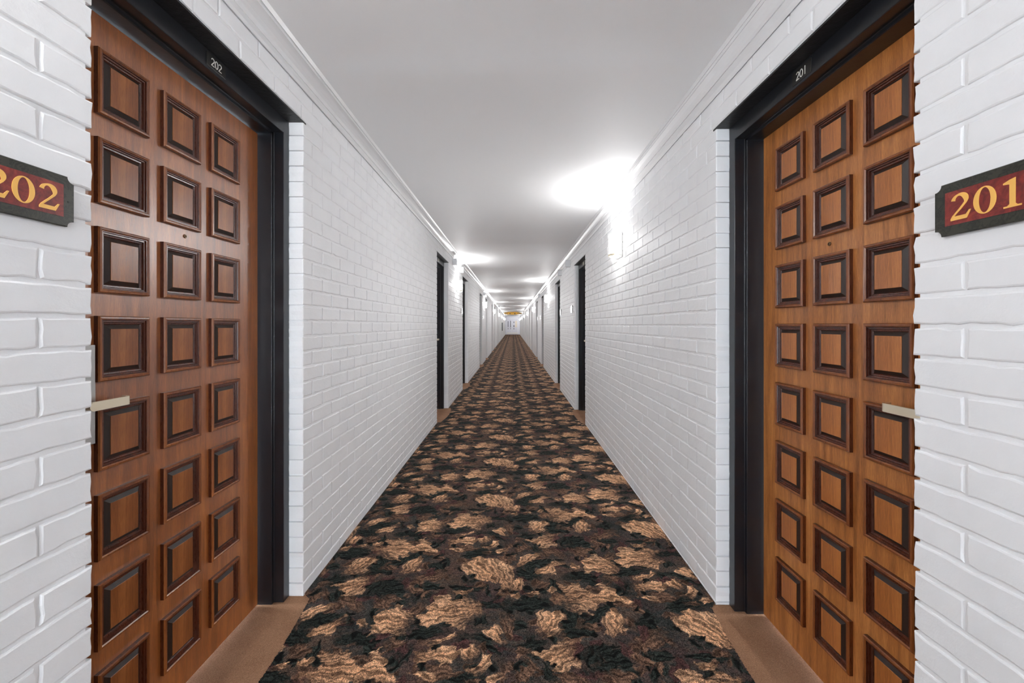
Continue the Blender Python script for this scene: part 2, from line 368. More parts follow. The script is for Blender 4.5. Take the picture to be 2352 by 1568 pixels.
LIGHT = [
 [(865,1095),(930,1060),(915,1010),(950,990),(1010,945),(1100,905),(1165,895),(1172,950),(1150,1010),(1090,1060),(1160,1055),(1130,1090),(1060,1085),(1000,1115),(920,1125)],
 [(525,795),(640,785),(720,775),(770,745),(705,705),(730,675),(840,700),(900,665),(960,690),(1010,740),(1090,765),(1140,735),(1145,680),(1200,660),(1245,700),(1280,750),(1340,800),(1395,838),(1300,842),(1200,828),(1080,835),(990,865),(955,912),(890,880),(870,948),(800,925),(690,935),(640,890),(565,868)],
 [(1085,590),(1140,545),(1100,490),(1200,440),(1290,425),(1350,402),(1400,440),(1462,448),(1490,500),(1530,530),(1480,555),(1420,582),(1310,590),(1200,560)],
 [(1480,470),(1610,445),(1555,402),(1650,385),(1645,350),(1750,335),(1830,380),(1920,348),(2000,372),(2105,368),(2070,420),(2055,480),(1960,500),(1905,560),(1800,520),(1700,508),(1600,530),(1520,500)],
 [(675,275),(790,265),(880,238),(1000,218),(1115,213),(1060,250),(1000,275),(995,330),(900,345),(830,350),(780,312),(800,292)],
 [(745,215),(810,170),(840,138),(865,105),(960,92),(1085,110),(1010,150),(985,192),(900,212)],
 [(590,575),(620,550),(700,520),(780,500),(860,465),(970,488),(880,512),(810,530),(765,588),(690,578),(620,590)],
 [(390,522),(450,480),(540,425),(640,400),(735,408),(660,450),(550,488),(440,520)],
 [(985,510),(1045,495),(1095,530),(1020,558)],
 [(1455,700),(1500,675),(1570,690),(1640,655),(1700,675),(1780,645),(1862,650),(1850,700),(1810,735),(1750,760),(1690,725),(1620,742),(1540,740),(1480,722)],
 [(1865,690),(1900,650),(1960,640),(2010,632),(2055,670),(2040,710),(1975,735),(1920,715)],
 [(1925,780),(2000,772),(2065,740),(2100,680),(2135,690),(2165,745),(2105,780),(2050,820),(1975,805)],
 [(1540,655),(1620,608),(1750,598),(1870,555),(1830,592),(1740,625),(1640,648)],
 [(2040,560),(2130,545),(2170,525),(2230,530),(2255,570),(2235,590),(2320,645),(2230,640),(2150,600)],
 [(1850,160),(1920,120),(2030,92),(2140,100),(2250,118),(2345,158),(2350,205),(2350,360),(2290,375),(2180,350),(2230,310),(2250,265),(2140,262),(2050,250),(1990,230),(2010,205),(1905,205)],
 [(1490,790),(1600,785),(1690,798),(1715,835),(1600,832),(1520,812)],
 [(2095,862),(2140,812),(2220,788),(2310,800),(2285,832),(2200,840),(2140,858)],
 [(200,745),(260,665),(330,618),(415,665),(340,690),(300,745)], [(290,772),(400,742),(520,728),(430,770)],
 [(540,742),(640,698),(655,740),(580,762)], [(1830,318),(1940,318),(1900,345),(1850,340)],
 [(110,800),(160,770),(240,770),(180,815)], [(1850,335),(1900,310),(1930,330)],
]
PX, PY = 1.84, 0.785
CW, CH = 1226, 523
def inpoly(px, py, poly):
    c = np.zeros(px.shape, bool); n = len(poly); j = n-1
    for i in range(n):
        xi, yi = poly[i]; xj, yj = poly[j]
        if yi != yj:
            c ^= ((yi > py) != (yj > py)) & (px < (xj-xi)*(py-yi)/(yj-yi) + xi)
        j = i
    return c
def pnoise(w, h, cw, ch, seed):                     # periodic smooth noise, cw x ch cells
    r = np.random.default_rng(seed).standard_normal((ch, cw))
    yy = np.arange(h)*ch/h; xx = np.arange(w)*cw/w
    y0 = yy.astype(int); x0 = xx.astype(int); fy = yy-y0; fx = xx-x0
    fy = fy*fy*(3-2*fy); fx = fx*fx*(3-2*fx)
    g = lambda a, b: r[np.ix_(a % ch, b % cw)]
    return ((g(y0,x0)*(1-fx)+g(y0,x0+1)*fx).T*(1-fy)).T + ((g(y0+1,x0)*(1-fx)+g(y0+1,x0+1)*fx).T*fy).T
gx, gy = np.meshgrid((np.arange(CW)+0.5)*PX/CW, (np.arange(CH)+0.5)*PY/CH)
wx = gx + 0.0030*pnoise(CW, CH, 150, 64, 1) + 0.0040*pnoise(CW, CH, 70, 30, 2)
wy = gy + 0.0030*pnoise(CW, CH, 150, 64, 3) + 0.0040*pnoise(CW, CH, 70, 30, 4)
def lin(r, g, b): return np.array(srgb(r, g, b)[:3])
C_dark, C_green, C_mar, C_mid, C_tan, C_lt = lin(50,53,52), lin(44,50,46), lin(104,68,66), lin(124,94,76), lin(238,182,140), lin(252,214,178)
f1 = np.clip(0.5+0.45*pnoise(CW, CH, 22, 10, 5)+0.25*pnoise(CW, CH, 60, 60, 6), 0, 1)[..., None]
f2 = np.clip(0.30+0.55*pnoise(CW, CH, 12, 7, 7)+0.3*pnoise(CW, CH, 90, 80, 8), 0, 1)[..., None]
f3 = np.clip(0.1+0.6*pnoise(CW, CH, 16, 9, 9)+0.3*pnoise(CW, CH, 120, 80, 19), 0, 1)[..., None]
f1 = np.clip(f1 + 0.22*np.sin(gx*210+6*pnoise(CW, CH, 14, 7, 21)+gy*120)[..., None], 0, 1)
CAN = C_dark*(1-f1) + lin(74,70,66)*f1
CAN = CAN*(1-f2*0.42) + C_mid*f2*0.42
CAN = CAN*(1-f3*0.32) + C_mar*f3*0.32
FILL = []
def paint(poly, fn, kf):
    if not isinstance(poly, np.ndarray): poly = fl(poly)
    cen = poly.mean(0); dd = poly-cen
    w_, vec = np.linalg.eigh(dd.T@dd); ax = vec[:, 1]
    if (poly[0]+poly[1]).sum()*1e3 % 2 < 1: ax = -ax
    L = np.abs(dd@ax).max(); W = np.abs(dd@np.array([-ax[1], ax[0]])).max()
    bs = cen - ax*L*1.02
    x0, y0 = poly.min(0)-0.02; x1, y1 = poly.max(0)+0.02
    for i in range(-3, 4):
        for j in range(-9, 10):
            sx, sy = i*0.92, (i*0.3925 + j*PY)
            ax0, ax1, ay0, ay1 = x0+sx, x1+sx, y0+sy, y1+sy
            if ax1 < 0 or ax0 > PX or ay1 < 0 or ay0 > PY: continue
            c0, c1 = max(0, int(ax0*CW/PX)), min(CW, int(ax1*CW/PX)+1); r0, r1 = max(0, int(ay0*CH/PY)), min(CH, int(ay1*CH/PY)+1)
            X = wx[r0:r1, c0:c1]-sx; Y = wy[r0:r1, c0:c1]-sy
            dx, dy = X-bs[0], Y-bs[1]; r = np.hypot(dx, dy)+1e-5
            u = dx*ax[0]+dy*ax[1]; v = -dx*ax[1]+dy*ax[0]
            th = np.arctan2(v, u+0.35*L)
            warp = 0.8*np.sin(u*95+v*60) + 0.7*np.sin(v*140-u*50)
            lob = np.sin(th*(2*math.pi*1.4*L/0.042)*kf + warp); fing = np.sin(th*(2*math.pi*1.4*L/0.0165)*kf + 1.5*warp)
            amp = np.clip(r/(0.9*L), 0.25, 1)*(0.0085*lob + 0.0050*fing)
            vein = np.clip(0.9*fing + 0.4*lob, -1, 1)*np.clip(r/(0.7*L), 0, 1)
            m = inpoly(X+dx/r*amp, Y+dy/r*amp, poly)
            if not m.any(): continue
            t = np.clip(u/(2*L), 0, 1)
            CAN[r0:r1, c0:c1][m] = fn(t[..., None], vein[..., None], np.clip(np.abs(v)/W, 0, 1)[..., None], CAN[r0:r1, c0:c1], f1[r0:r1, c0:c1])[m]
def f_dark(t, s, e, old, f):
    al = np.clip(0.30+t*1.9+0.7*(f-0.5), 0, 1)
    return (C_green*(0.62+0.62*s)*(0.75+0.5*f) + C_dark*0.15)*al + old*(1-al)
def f_mid(t, s, e, old, f):
    al = np.clip(0.15+t*1.6+0.6*(f-0.5), 0, 1)*0.9
    return (C_mid*(0.85+0.55*s)*(0.6+0.55*t))*al + old*(1-al)
def f_mar(t, s, e, old, f):
    return (C_mar*(0.8+0.35*s)*(0.65+0.4*t))*0.8 + old*0.2
def f_light(t, s, e, old, f):
    k = np.clip(0.05+1.2*t+0.5*(f-0.5), 0, 1)
    base = C_mid*(1-k) + C_tan*k
    base = base*(1-0.5*t*e) + C_lt*0.5*t*e
    al = np.clip(0.05+t*2.7+0.9*(f-0.5)+0.15*s, 0, 1)
    return base*(0.72+0.46*s)*al + old*(1-al)
rr = random.Random(41)
for _ in range(190):                                  # small filler foliage
    cx, cy = rr.uniform(-0.92, 0), rr.uniform(1.9, 2.685); L_, W_ = rr.uniform(0.022, 0.055), rr.uniform(0.010, 0.026); q0 = rr.uniform(0, 6.28); bend = rr.uniform(-0.5, 0.5)
    pp = []
    for k_ in range(10):
        q = k_*math.pi/5; uu = L_*math.cos(q); vv = W_*math.sin(q) + bend*uu*uu/L_
        pp.append((cx+uu*math.cos(q0)-vv*math.sin(q0), cy+uu*math.sin(q0)+vv*math.cos(q0)))
    FILL.append((np.array(pp), rr.choice([0, 0, 1, 1, 2])))
for pp, kk in FILL[:130]: paint(pp, (f_dark, f_mid, f_mar)[kk], 0.8)
for pl_ in DARK: paint(pl_, f_dark, 1.2)
for pl_ in MID: paint(pl_, f_mid, 1.0)
for pp, kk in FILL[130:]: paint(pp, (f_dark, f_mid, f_mar)[kk], 0.8)
for pl_ in LIGHT: paint(pl_, f_light, 0.8)
CAN *= (1+0.10*pnoise(CW, CH, 300, 128, 11))[..., None]
CAN = np.clip(CAN, 0.005, 1)
def cansample(x, y):
    fx = (x % PX)*CW/PX-0.5; fy = (y % PY)*CH/PY-0.5
    x0 = np.floor(fx).astype(int); y0 = np.floor(fy).astype(int); tx = (fx-x0)[:, None]; ty = (fy-y0)[:, None]
    g = lambda a, b: CAN[a % CH, b % CW]
    return (g(y0,x0)*(1-tx)+g(y0,x0+1)*tx)*(1-ty) + (g(y0+1,x0)*(1-tx)+g(y0+1,x0+1)*tx)*ty
def inset(side, y):
    r = np.full(y.shape, 0.0)
    for o0, o1 in OPEN[side]:
        t = (y-o0)/(o1-o0); m = (t > -0.01) & (t < 1.012)
        e = np.clip(np.minimum((y-o0+0.01)/0.05, (o1+0.01-y)/0.035), 0, 1)
        q = e*((0.038 if side < 0 else 0.028) + 0.040*np.clip(np.sin(np.clip(t, 0, 1)*math.pi), 0, 1)*(1.0 if side < 0 else 0.85))
        r = np.where(m, q, r)
    return r
zones = [(REAR, 1.15, 0.06, 40), (1.15, 2.4, 0.0033, 550), (2.4, 5.2, 0.0062, 300), (5.2, 12.0, 0.0125, 150), (12.0, 26, 0.032, 75), (26, END, 0.06, 46)]
AV = []; AF = []; ACO = []; off = 0
for y0, y1, st, nx in zones:
    ny = int(math.ceil((y1-y0)/st)); yy = np.linspace(y0, y1, ny+1)
    xl = -(AL - inset(-1, yy)); xr = AR - inset(1, yy)
    if st < 0.05:
        xl = xl + np.where(inset(-1, yy) > 0, rng.normal(0, 0.0015, yy.shape), 0); xr = xr + np.where(inset(1, yy) > 0, rng.normal(0, 0.0015, yy.shape), 0)
    t = np.linspace(0, 1, nx+1); X = xl[:, None] + (xr-xl)[:, None]*t[None, :]; Y = np.repeat(yy[:, None], nx+1, 1)
    z = np.full(X.shape, 0.006)
    AV.append(np.stack([X.ravel(), Y.ravel(), z.ravel()], 1)); ACO.append(cansample(X.ravel(), Y.ravel()))
    i = (np.arange(ny)[:, None]*(nx+1) + np.arange(nx)[None, :]).ravel() + off
    AF.append(np.stack([i, i+1, i+nx+2, i+nx+1], 1)); off += X.size
AV = np.concatenate(AV); AF = np.concatenate(AF); ACO = np.concatenate(ACO)
me = bpy.data.meshes.new('patterned_carpet'); me.vertices.add(len(AV)); me.vertices.foreach_set('co', AV.ravel().astype(np.float32))
me.loops.add(AF.size); me.loops.foreach_set('vertex_index', AF.ravel().astype(np.int32))
me.polygons.add(len(AF)); me.polygons.foreach_set('loop_start', (np.arange(len(AF))*4).astype(np.int32))
me.update(calc_edges=True)
ca = me.color_attributes.new('pattern', 'FLOAT_COLOR', 'POINT')
ca.data.foreach_set('color', np.concatenate([ACO, np.ones((len(ACO), 1))], 1).ravel().astype(np.float32))
me.materials.append(M_carpet)
o = bpy.data.objects.new('patterned_carpet', me); COL.objects.link(o)
tag(o, 'dark green and brown leaf patterned carpet running the length of the corridor', 'carpet')

# ------------------------------------------------------------------ digits
def arcpts(cx, cy, rx, ry, a0, a1, n):
    return [(cx+rx*math.cos(math.radians(a0+(a1-a0)*i/n)), cy+ry*math.sin(math.radians(a0+(a1-a0)*i/n))) for i in range(n+1)]
def ribbon(path, ws):
    n = len(path); L = []; R = []
    for i, (x, y) in enumerate(path):
        x0, y0 = path[max(0, i-1)]; x1, y1 = path[min(n-1, i+1)]; dx, dy = x1-x0, y1-y0; l = math.hypot(dx, dy) or 1
        t = i/(n-1)*(len(ws)-1); k = min(int(t), len(ws)-2); w = ws[k]+(ws[k+1]-ws[k])*(t-k)
        L.append((x-dy/l*w/2, y+dx/l*w/2)); R.append((x+dy/l*w/2, y-dx/l*w/2))
    return [[L[i], L[i+1], R[i+1], R[i]] for i in range(n-1)]
def digit(ch, serif):                                # unit height, origin at the digit's centre
    q = []
    if serif:
        if ch == '0':
            o_ = arcpts(0, 0, 0.36, 0.50, 0, 360, 36); i_ = arcpts(0, 0, 0.185, 0.455, 0, 360, 36)
            q = [[o_[k], o_[k+1], i_[k+1], i_[k]] for k in range(36)]
        elif ch == '1':
            q = [[(-0.08, -0.45), (0.09, -0.45), (0.09, 0.50), (-0.08, 0.46)], [(-0.25, -0.50), (0.26, -0.50), (0.26, -0.44), (-0.25, -0.44)],
                 [(-0.08, 0.30), (-0.08, 0.46), (-0.26, 0.38), (-0.26, 0.33)], [(-0.08, 0.46), (0.09, 0.50), (0.04, 0.50), (-0.08, 0.46)]][:3]
            q += [[(-0.14, -0.44), (0.15, -0.44), (0.09, -0.38), (-0.08, -0.38)]]
        elif ch == '2':
            path = arcpts(-0.01, 0.225, 0.225, 0.235, 172, -30, 24)
            q = ribbon(path + [(0.10, 0.01), (0.00, -0.10), (-0.12, -0.22), (-0.22, -0.33)], [0.15, 0.13, 0.10, 0.075, 0.10, 0.15, 0.185, 0.19, 0.16, 0.10, 0.07, 0.07])
            q += [[(-0.32, -0.50), (0.24, -0.50), (0.29, -0.345), (-0.19, -0.345)], [(-0.32, -0.50), (-0.19, -0.345), (-0.20, -0.30), (-0.25, -0.30), (-0.32, -0.42)],
                  [(0.24, -0.50), (0.38, -0.20), (0.32, -0.20), (0.20, -0.36)]]
    else:
        w = 0.11
        if ch == '0':
            p_ = arcpts(0, 0, 0.23, 0.44, 0, 360, 28); q = ribbon(p_, [w, w])
        elif ch == '1':
            q = ribbon([(0, -0.5), (0, 0.5)], [w, w])
        elif ch == '2':
            q = ribbon(arcpts(0, 0.22, 0.22, 0.225, 170, -35, 16) + [(-0.22, -0.42)], [w, w]) + ribbon([(-0.26, -0.45), (0.26, -0.45)], [w, w])
    return q
def write(text, pitch, height, serif, place, out):
    b = MB(); n = len(text)
    for k, ch in enumerate(text):
        for pi_, poly in enumerate(digit(ch, serif)):
            pts = [((k-(n-1)/2)*pitch + x*height, y*height) for x, y in poly]
            vs = [place(u, v, 0) for u, v in pts] + [place(u, v, out + 0.000004*(pi_ % 40) + (0.0002 if pi_ >= 24 and ch == '2' else 0)) for u, v in pts]; m = len(pts)
            b.add(vs, [tuple(range(m))[::-1], tuple(range(m, 2*m))] + [(i, (i+1) % m, m+(i+1) % m, m+i) for i in range(m)])
    return b

# ------------------------------------------------------------------ doors
ROW0 = {-1: (1.069, 0.237, 0.175), 1: (1.0566, 0.2298, 0.168)}     # bottom of fourth row, pitch, height
def moulding_rings(side, w, h, prof):
    return [[(-side*ht, sy*(w/2-i), sz*(h/2-i)) for sy, sz in ((-1,-1),(1,-1),(1,1),(-1,1))] for i, ht in prof]
MP = [(0,-0.002),(0,0.011),(0.0025,0.0145),(0.0070,0.0150),(0.0100,0.0125),(0.0115,0.0125),(0.0130,0.0090),(0.0165,0.0090),(0.0180,0.0050),(0.0215,0.0045),(0.0240,0.0012),(0.0240,-0.002)]
RP = [(0,-0.002),(0,0.0010),(0.0115,0.0085),(0.0115,0.0098),(0.0122,0.0104)]
PW = 0.151
def panel_sizes(side): return PW, ROW0[side][2]
proto = {}
def door(side, num, o0, o1, handle_near, detail, label):
    a = A[side]; X = DF[side]; ymid = (o0+o1)/2
    root = empty('door_%d' % num, (side*X, ymid, 0)); tag(root, label, 'door', kind='structure')
    org = root.location
    y0, y1 = o0+0.065, o1-0.065; top = DTOP[side]
    S = lambda x: side*x
    # frame: jambs and head in one folded steel profile
    fr = MB(); f = FR[side]
    for e, sg in ((o0, 1), (o1, -1)):
        prof = [(f, 0.0), (f, 0.041), (f+0.002, 0.043), (f+0.040, 0.043), (f+0.043, 0.045), (f+0.043, 0.0565), (f+0.046, 0.0585), (X+0.045, 0.0585), (X+0.045, 0.0)]
        fr.loft([[(S(x), e+sg*w, z) for x, w in prof] for z in (-0.001, LINT[side])], 0, True, True)
    hb = HEADB[side]
    prof = [(f, LINT[side]-0.001), (f, hb+0.002), (f+0.002, hb), (f+0.040, hb), (f+0.043, hb-0.002), (f+0.043, hb-0.011), (f+0.046, hb-0.013), (X+0.045, hb-0.013), (X+0.045, LINT[side]-0.001)]
    fr.loft([[(S(x), y, z) for x, z in prof] for y in (o0+0.04, o1-0.04)], 0, True, True)
    fo = fr.build('door_frame', M_frame, root, org)
    # pressed number plate on the head
    sgn = 1 if side < 0 else -1
    py = (1.367 if side < 0 else 1.315) if num <= 2 else o0+0.44
    pz = 2.098 if side < 0 else 2.041
    if num <= 2:
        b = MB(); b.box(S(f), S(f-0.0022), py-0.043, py+0.043, pz-0.022, pz+0.022, bev=0.0008)
        pl2 = b.build('number_plate', M_label, root, org)
        place = lambda u, v, o_: (S(f-0.0021-o_), py+sgn*(u), pz+v)
        wr = write('202' if side < 0 else '201', 0.0165, 0.027, False, place, 0.0008)
        w_ = wr.build('numerals', M_white, pl2, org); w_['label'] = 'thin white engraved numerals'
    elif num in (3, 4):
        b = MB(); b.box(S(f), S(f-0.0022), py-0.035, py+0.035, pz-0.018, pz+0.018); b.build('number_plate', M_labelw, root, org)
    # leaf
    lf = MB(); lf.box(S(X), S(X+0.04), y0+0.003, y1-0.003, 0.012, top, bev=0.0015)
    zc, pit, ph = ROW0[side]
    far_edge = (1.615 if side < 0 else 1.596) if num <= 2 else None
    if num <= 2: cols = [far_edge - PW/2 - k*0.2005 for k in range(3)]
    else:
        c0 = ymid; cols = [c0-0.2005, c0, c0+0.2005]
    rows = [zc + ph/2 + k*pit for k in range(-4, 4)]
    if detail:
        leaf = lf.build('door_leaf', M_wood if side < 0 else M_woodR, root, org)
        mo = MB(); mo.loft(moulding_rings(side, PW, ph, MP), mlist=[0,1,1,1,0,0,0,0,0,0,0]); 
        rp = MB(); rp.loft(moulding_rings(side, PW-0.047, ph-0.047, RP), 0, False, True, mlist=[1, 1, 0, 0])
        mo0 = rp0 = None
        for z in rows:
            for y in cols:
                loc = (0, y-org[1], z)
                if mo0 is None:
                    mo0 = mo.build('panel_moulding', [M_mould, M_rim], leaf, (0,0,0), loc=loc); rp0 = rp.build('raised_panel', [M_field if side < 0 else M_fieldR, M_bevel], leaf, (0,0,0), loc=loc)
                else:
                    for src in (mo0, rp0):
                        c = src.copy(); COL.objects.link(c); c.parent = leaf; c.location = loc
    else:
        for z in rows:
            for y in cols:
                lf.loft([[(S(X)+x, y+yy, z+zz) for x, yy, zz in r] for r in moulding_rings(side, PW, ph, MP)], 1)
                lf.loft([[(S(X)+x, y+yy, z+zz) for x, yy, zz in r] for r in moulding_rings(side, PW-0.047, ph-0.047, RP)], 2, False, True)
        leaf = lf.build('door_leaf', [M_wood, M_mould, M_field], root, org)
    # handle set
    hy, dr = ((y0+0.052, 1) if handle_near else (y1-0.052, -1))
    if num == 1: hy = 1.020
    if num == 2: hy = 1.002
    hz = 1.013 if side < 0 else 0.997
    b = MB(); b.box(S(X+0.001), S(X-0.008), hy-0.026, hy+(0.041 if num == 1 else 0.030 if num == 2 else 0.026), hz-0.105, hz+0.155, bev=0.002)
    if num <= 2: 
        # slim escutcheon plate
        esc = b.build('escutcheon_plate', M_steel, leaf, org)
    else: esc = b.build('escutcheon_plate', M_steel, leaf, org)
    b = MB()
    b.loft([[(S(X-0.006-t), hy+0.011*math.cos(q), hz+0.011*math.sin(q)) for q in [k*math.pi/8 for k in range(16)]] for t in (0, 0.034)], 0, True, True)
    # flat bar with rounded pivot end, returned to the door at the free end
    Lh = 0.100; hh = 0.0115; xo, xi = X-0.047, X-0.040
    outl = [(-hh*math.sin(q)*0.95, hh*math.cos(q)) for q in [k*math.pi/10 for k in range(11)]]
    outl = outl + [(Lh-0.012, -hh), (Lh-0.012, hh)]
    b.loft([[(S(x), hy+dr*u, hz+v) for u, v in outl] for x in (xo, xi)], 0, True, True)
    cv = [(Lh-0.012, xo, xi)]
    ro = []
    for k in range(7):
        q = k*math.pi/12; R1, R0 = 0.014, 0.007
        cx, cu = xo+R1, Lh-0.012
        ro.append([(S(cx-R1*math.cos(q)), hy+dr*(cu+R1*math.sin(q)), hz+s*hh) for s in (-1, 1)] + [(S(cx-R0*math.cos(q)), hy+dr*(cu+R0*math.sin(q)), hz+s*hh) for s in (1, -1)])
    last = ro[-1]; ro.append([(p_[0]+S(0.012), p_[1], p_[2]) for p_ in last])
    b.loft(ro, 0, True, True)
    b.build('lever_handle', M_brass, leaf, org, smooth=False)
    # door viewer
    if num <= 2:
        vy, vz = (1.358, 1.518) if side < 0 else (1.3365, 1.488)
        b = MB(); b.loft([[(S(X-t), vy+r*math.cos(q), vz+r*math.sin(q)) for q in [k*math.pi/8 for k in range(16)]] for t, r in ((-0.001, 0.0065), (0.002, 0.0065), (0.0035, 0.005), (0.0035, 0.0025), (0.0015, 0.002))], 0, False, True)
        b.build('door_viewer', M_viewer, leaf, org)
    return root

ordl = ['first', 'second', 'third', 'fourth', 'fifth', 'sixth', 'seventh', 'eighth', 'ninth', 'tenth', 'eleventh', 'twelfth', 'thirteenth', 'fourteenth', 'fifteenth']
num = 0
for k in range(15):
    for side in (-1, 1):
        num += 1; o0, o1 = OPEN[side][k]
        sd = 'left' if side < 0 else 'right'
        if k == 0: lb = 'brown panelled wooden door in black frame on the %s numbered %s' % (sd, '202' if side < 0 else '201')
        else: lb = 'recessed dark door in black frame, %s opening along the %s wall' % (ordl[k], sd)
        door(side, num, o0, o1, k % 2 == 0, k == 0, lb)
        # steel lintel over the opening
        b = MB(); b.box(side*(A[side]-0.002), side*(DF[side]+0.03), o0-0.022, o1+0.022, LINT[side]-0.0005, LINT[side]+0.006)
        l = b.build('trim_%d' % (num+2), M_lint)
        tag(l, 'thin black steel lintel over the %s door opening on the %s' % (ordl[k], sd), 'lintel', kind='structure')
        # plain brown carpet in the recess
        b = MB(); b.box(side*(A[side]-0.10), side*(DF[side]+0.03), o0+0.002, o1-0.002, 0.0005, 0.0035)
        t = b.build('threshold_carpet', M_brown)
        tag(t, 'plain brown carpet strip in the %s door recess along the %s wall' % (ordl[k], sd), 'carpet strip', 'brown carpet strips in the door recesses')

# ------------------------------------------------------------------ room signs
def sign(side, yc, zc, text, label, group=None):
    a = A[side]; sgn = 1 if side < 0 else -1
    root = empty('room_number_sign', (side*a, yc, zc)); tag(root, label, 'sign', group)
    org = root.location
    place = lambda u, v, o_: (side*(a-0.002-o_), yc+sgn*u, zc+v)
    W, H, r = 0.0905, 0.0525, 0.0125
    ol = []
    for cx, cy, a0 in ((W, H, 270), (-W, H, 0), (-W, -H, 90), (W, -H, 180)):
        pts = arcpts(cx, cy, r, r, a0, a0-90, 6); ol += pts
        if cx > 0 and cy > 0: pass
    b = MB(); ol2 = []
    for (sx, sy) in ((1, 1), (-1, 1), (-1, -1), (1, -1)):
        cpts = [(sx*(W-r*math.cos(q)), sy*(H-r*math.sin(q))) for q in [k*math.pi/12 for k in range(7)]]
        cpts = [(sx*W - sx*r*math.sin(q) if 0 else sx*(W-r*math.cos(q)), sy*(H-r*math.sin(q))) for q in [k*math.pi/12 for k in range(7)]]
        # from (W-r, H) to (W, H-r): concave bite
        cpts = [(sx*(W-r*math.cos(q)), sy*(H-r*math.sin(q))) for q in [k*math.pi/12 for k in range(7)]]
        if sx*sy > 0: cpts = cpts[::-1]
        ol2 += cpts
    inn = lambda k_: [(x*k_, y*(1-(1-k_)*W/H)) for x, y in ol2]
    b.loft([[place(u, v, 0) for u, v in ol2], [place(u, v, 0.006) for u, v in ol2], [place(u, v, 0.0075) for u, v in inn(0.985)]], 0, True, True)
    b.build('sign_border', M_plate, root, org)
    b = MB(); pw, ph = 0.0690, 0.0335
    b.loft([[place(sx*pw, sy*ph, 0.0073) for sx, sy in ((1,1),(-1,1),(-1,-1),(1,-1))], [place(sx*pw, sy*ph, 0.0083) for sx, sy in ((1,1),(-1,1),(-1,-1),(1,-1))]], 0, True, True)
    rp = b.build('red_panel', M_red, root, org)
    if text:
        w_ = write(text, 0.0415, 0.0510, True, lambda u, v, o_: place(u, v, 0.0082+o_), 0.0008)
        w_.build('gold_numerals', M_gold, rp, org)
    for s_ in (-1, 1):
        b = MB()
        b.loft([[place(s_*0.079+0.0018*math.cos(q), 0.0018*math.sin(q), t) for q in [k*math.pi/5 for k in range(10)]] for t in (0.007, 0.0082)], 0, True, True)
        b.build('screw', M_label, root, org)
sign(-1, 0.7690, 1.478, '202', 'dark bordered red sign with gold 202 on the left brick wall')
sign(1, 0.7480, 1.452, '201', 'dark bordered red sign with gold 201 on the right brick wall')
sign(1, 6.04, 1.455, None, 'small sign just past the second right doorway, edge on')
sign(1, 7.43, 1.455, None, 'small sign just before the third right doorway, edge on')
sign(-1, 7.42, 1.47, None, 'small sign just before the third left doorway under a lit lamp')
sign(-1, 12.62, 1.47, None, 'tiny sign beyond the fourth left doorway')
sign(1, 12.80, 1.455, None, 'tiny sign beyond the fourth right doorway')
sign(1, 14.30, 1.455, None, 'tiny sign before the fifth right doorway')

# ------------------------------------------------------------------ wall sconces
def sconce(side, yc, label):
    a = A[side]; z0, z1 = 1.785, 1.965
    root = empty('wall_sconce', (side*a, yc, 1.87)); tag(root, label, 'wall lamp', 'lit wall lamps along the corridor')
    org = root.location; S = lambda x: side*x
    b = MB(); b.box(S(a+0.002), S(a-0.020), yc-0.072, yc+0.072, z0-0.012, z1+0.006, bev=0.002)
    b.build('back_plate', M_steel, root, org)
    def dshape(r, off):                      # D outline: flat sides then half round
        pts = [(off, -r)] + [(off+0.018 + (0.058)*math.cos(q)*(r/0.06)*0.98, r*math.sin(q)) for q in [(-0.5+k/14)*math.pi for k in range(15)]] + [(off, r)]
        return pts
    out, inn = dshape(0.060, 0.0185), dshape(0.056, 0.0185)
    b = MB(); P3 = lambda pts, z: [(S(a-x), yc+y, z) for x, y in pts]
    ring = [P3(out, z0+0.004), P3(out, z1), P3(inn, z1), P3(inn, z0+0.004)]
    b.loft(ring, 0, closed=False)
    b.build('glass_shade', M_glass, root, org, smooth=False)
    o2 = dshape(0.063, 0.0185)
    b = MB(); b.loft([P3(inn, z0+0.018), P3(o2, z0+0.018), P3(o2, z0), P3(inn, z0), P3(inn, z0+0.018)], 0, closed=False)
    b.build('brass_band', M_brass, root, org)
    dsk = [(0.0185, -0.050)] + [(0.030+0.050*math.cos(q), 0.050*math.sin(q)) for q in [(-0.5+k/12)*math.pi for k in range(13)]] + [(0.0185, 0.050)]
    b = MB(); b.loft([[(S(a-x), yc+y, z) for x, y in dsk] for z in (z0-0.006, z0-0.001)], 0, True, True)
    b.build('bottom_diffuser', M_glass, root, org)
    L = bpy.data.lights.new('sconce_bulb', 'POINT'); L.energy = LAMP_W; L.color = LAMP_COL; L.shadow_soft_size = 0.022
    L.use_nodes = True; ln = L.node_tree; em = ln.nodes['Emission']; lf_ = N(ln, 'ShaderNodeLightFalloff'); lf_.inputs['Strength'].default_value = 1.0; lf_.inputs['Smooth'].default_value = 0.12
    mx = math2(ln, 'ADD', math2(ln, 'MULTIPLY', lf_.outputs['Linear'], 0.7), math2(ln, 'MULTIPLY', lf_.outputs['Quadratic'], 0.45))
    ln.links.new(mx, em.inputs['Strength'])
    lo = bpy.data.objects.new('sconce_bulb', L); COL.objects.link(lo); lo.parent = root; lo.location = (S(-0.045), 0, 0.05)
for side in (-1, 1):
    for k, y in enumerate(SCON[side]):
        sd = 'left' if side < 0 else 'right'
        if y < 1: lb = 'wall lamp behind the photographer on the %s wall' % sd
        elif side > 0 and k == 1: lb = 'large lit half round wall lamp with brass band on the right brick wall'
        elif side < 0 and k == 1: lb = 'nearest lit wall lamp on the left wall, past the second doorway'
        else: lb = 'glowing wall lamp, %s along the %s wall from the camera' % (ordl[k-1], sd)
        sconce(side, y, lb)

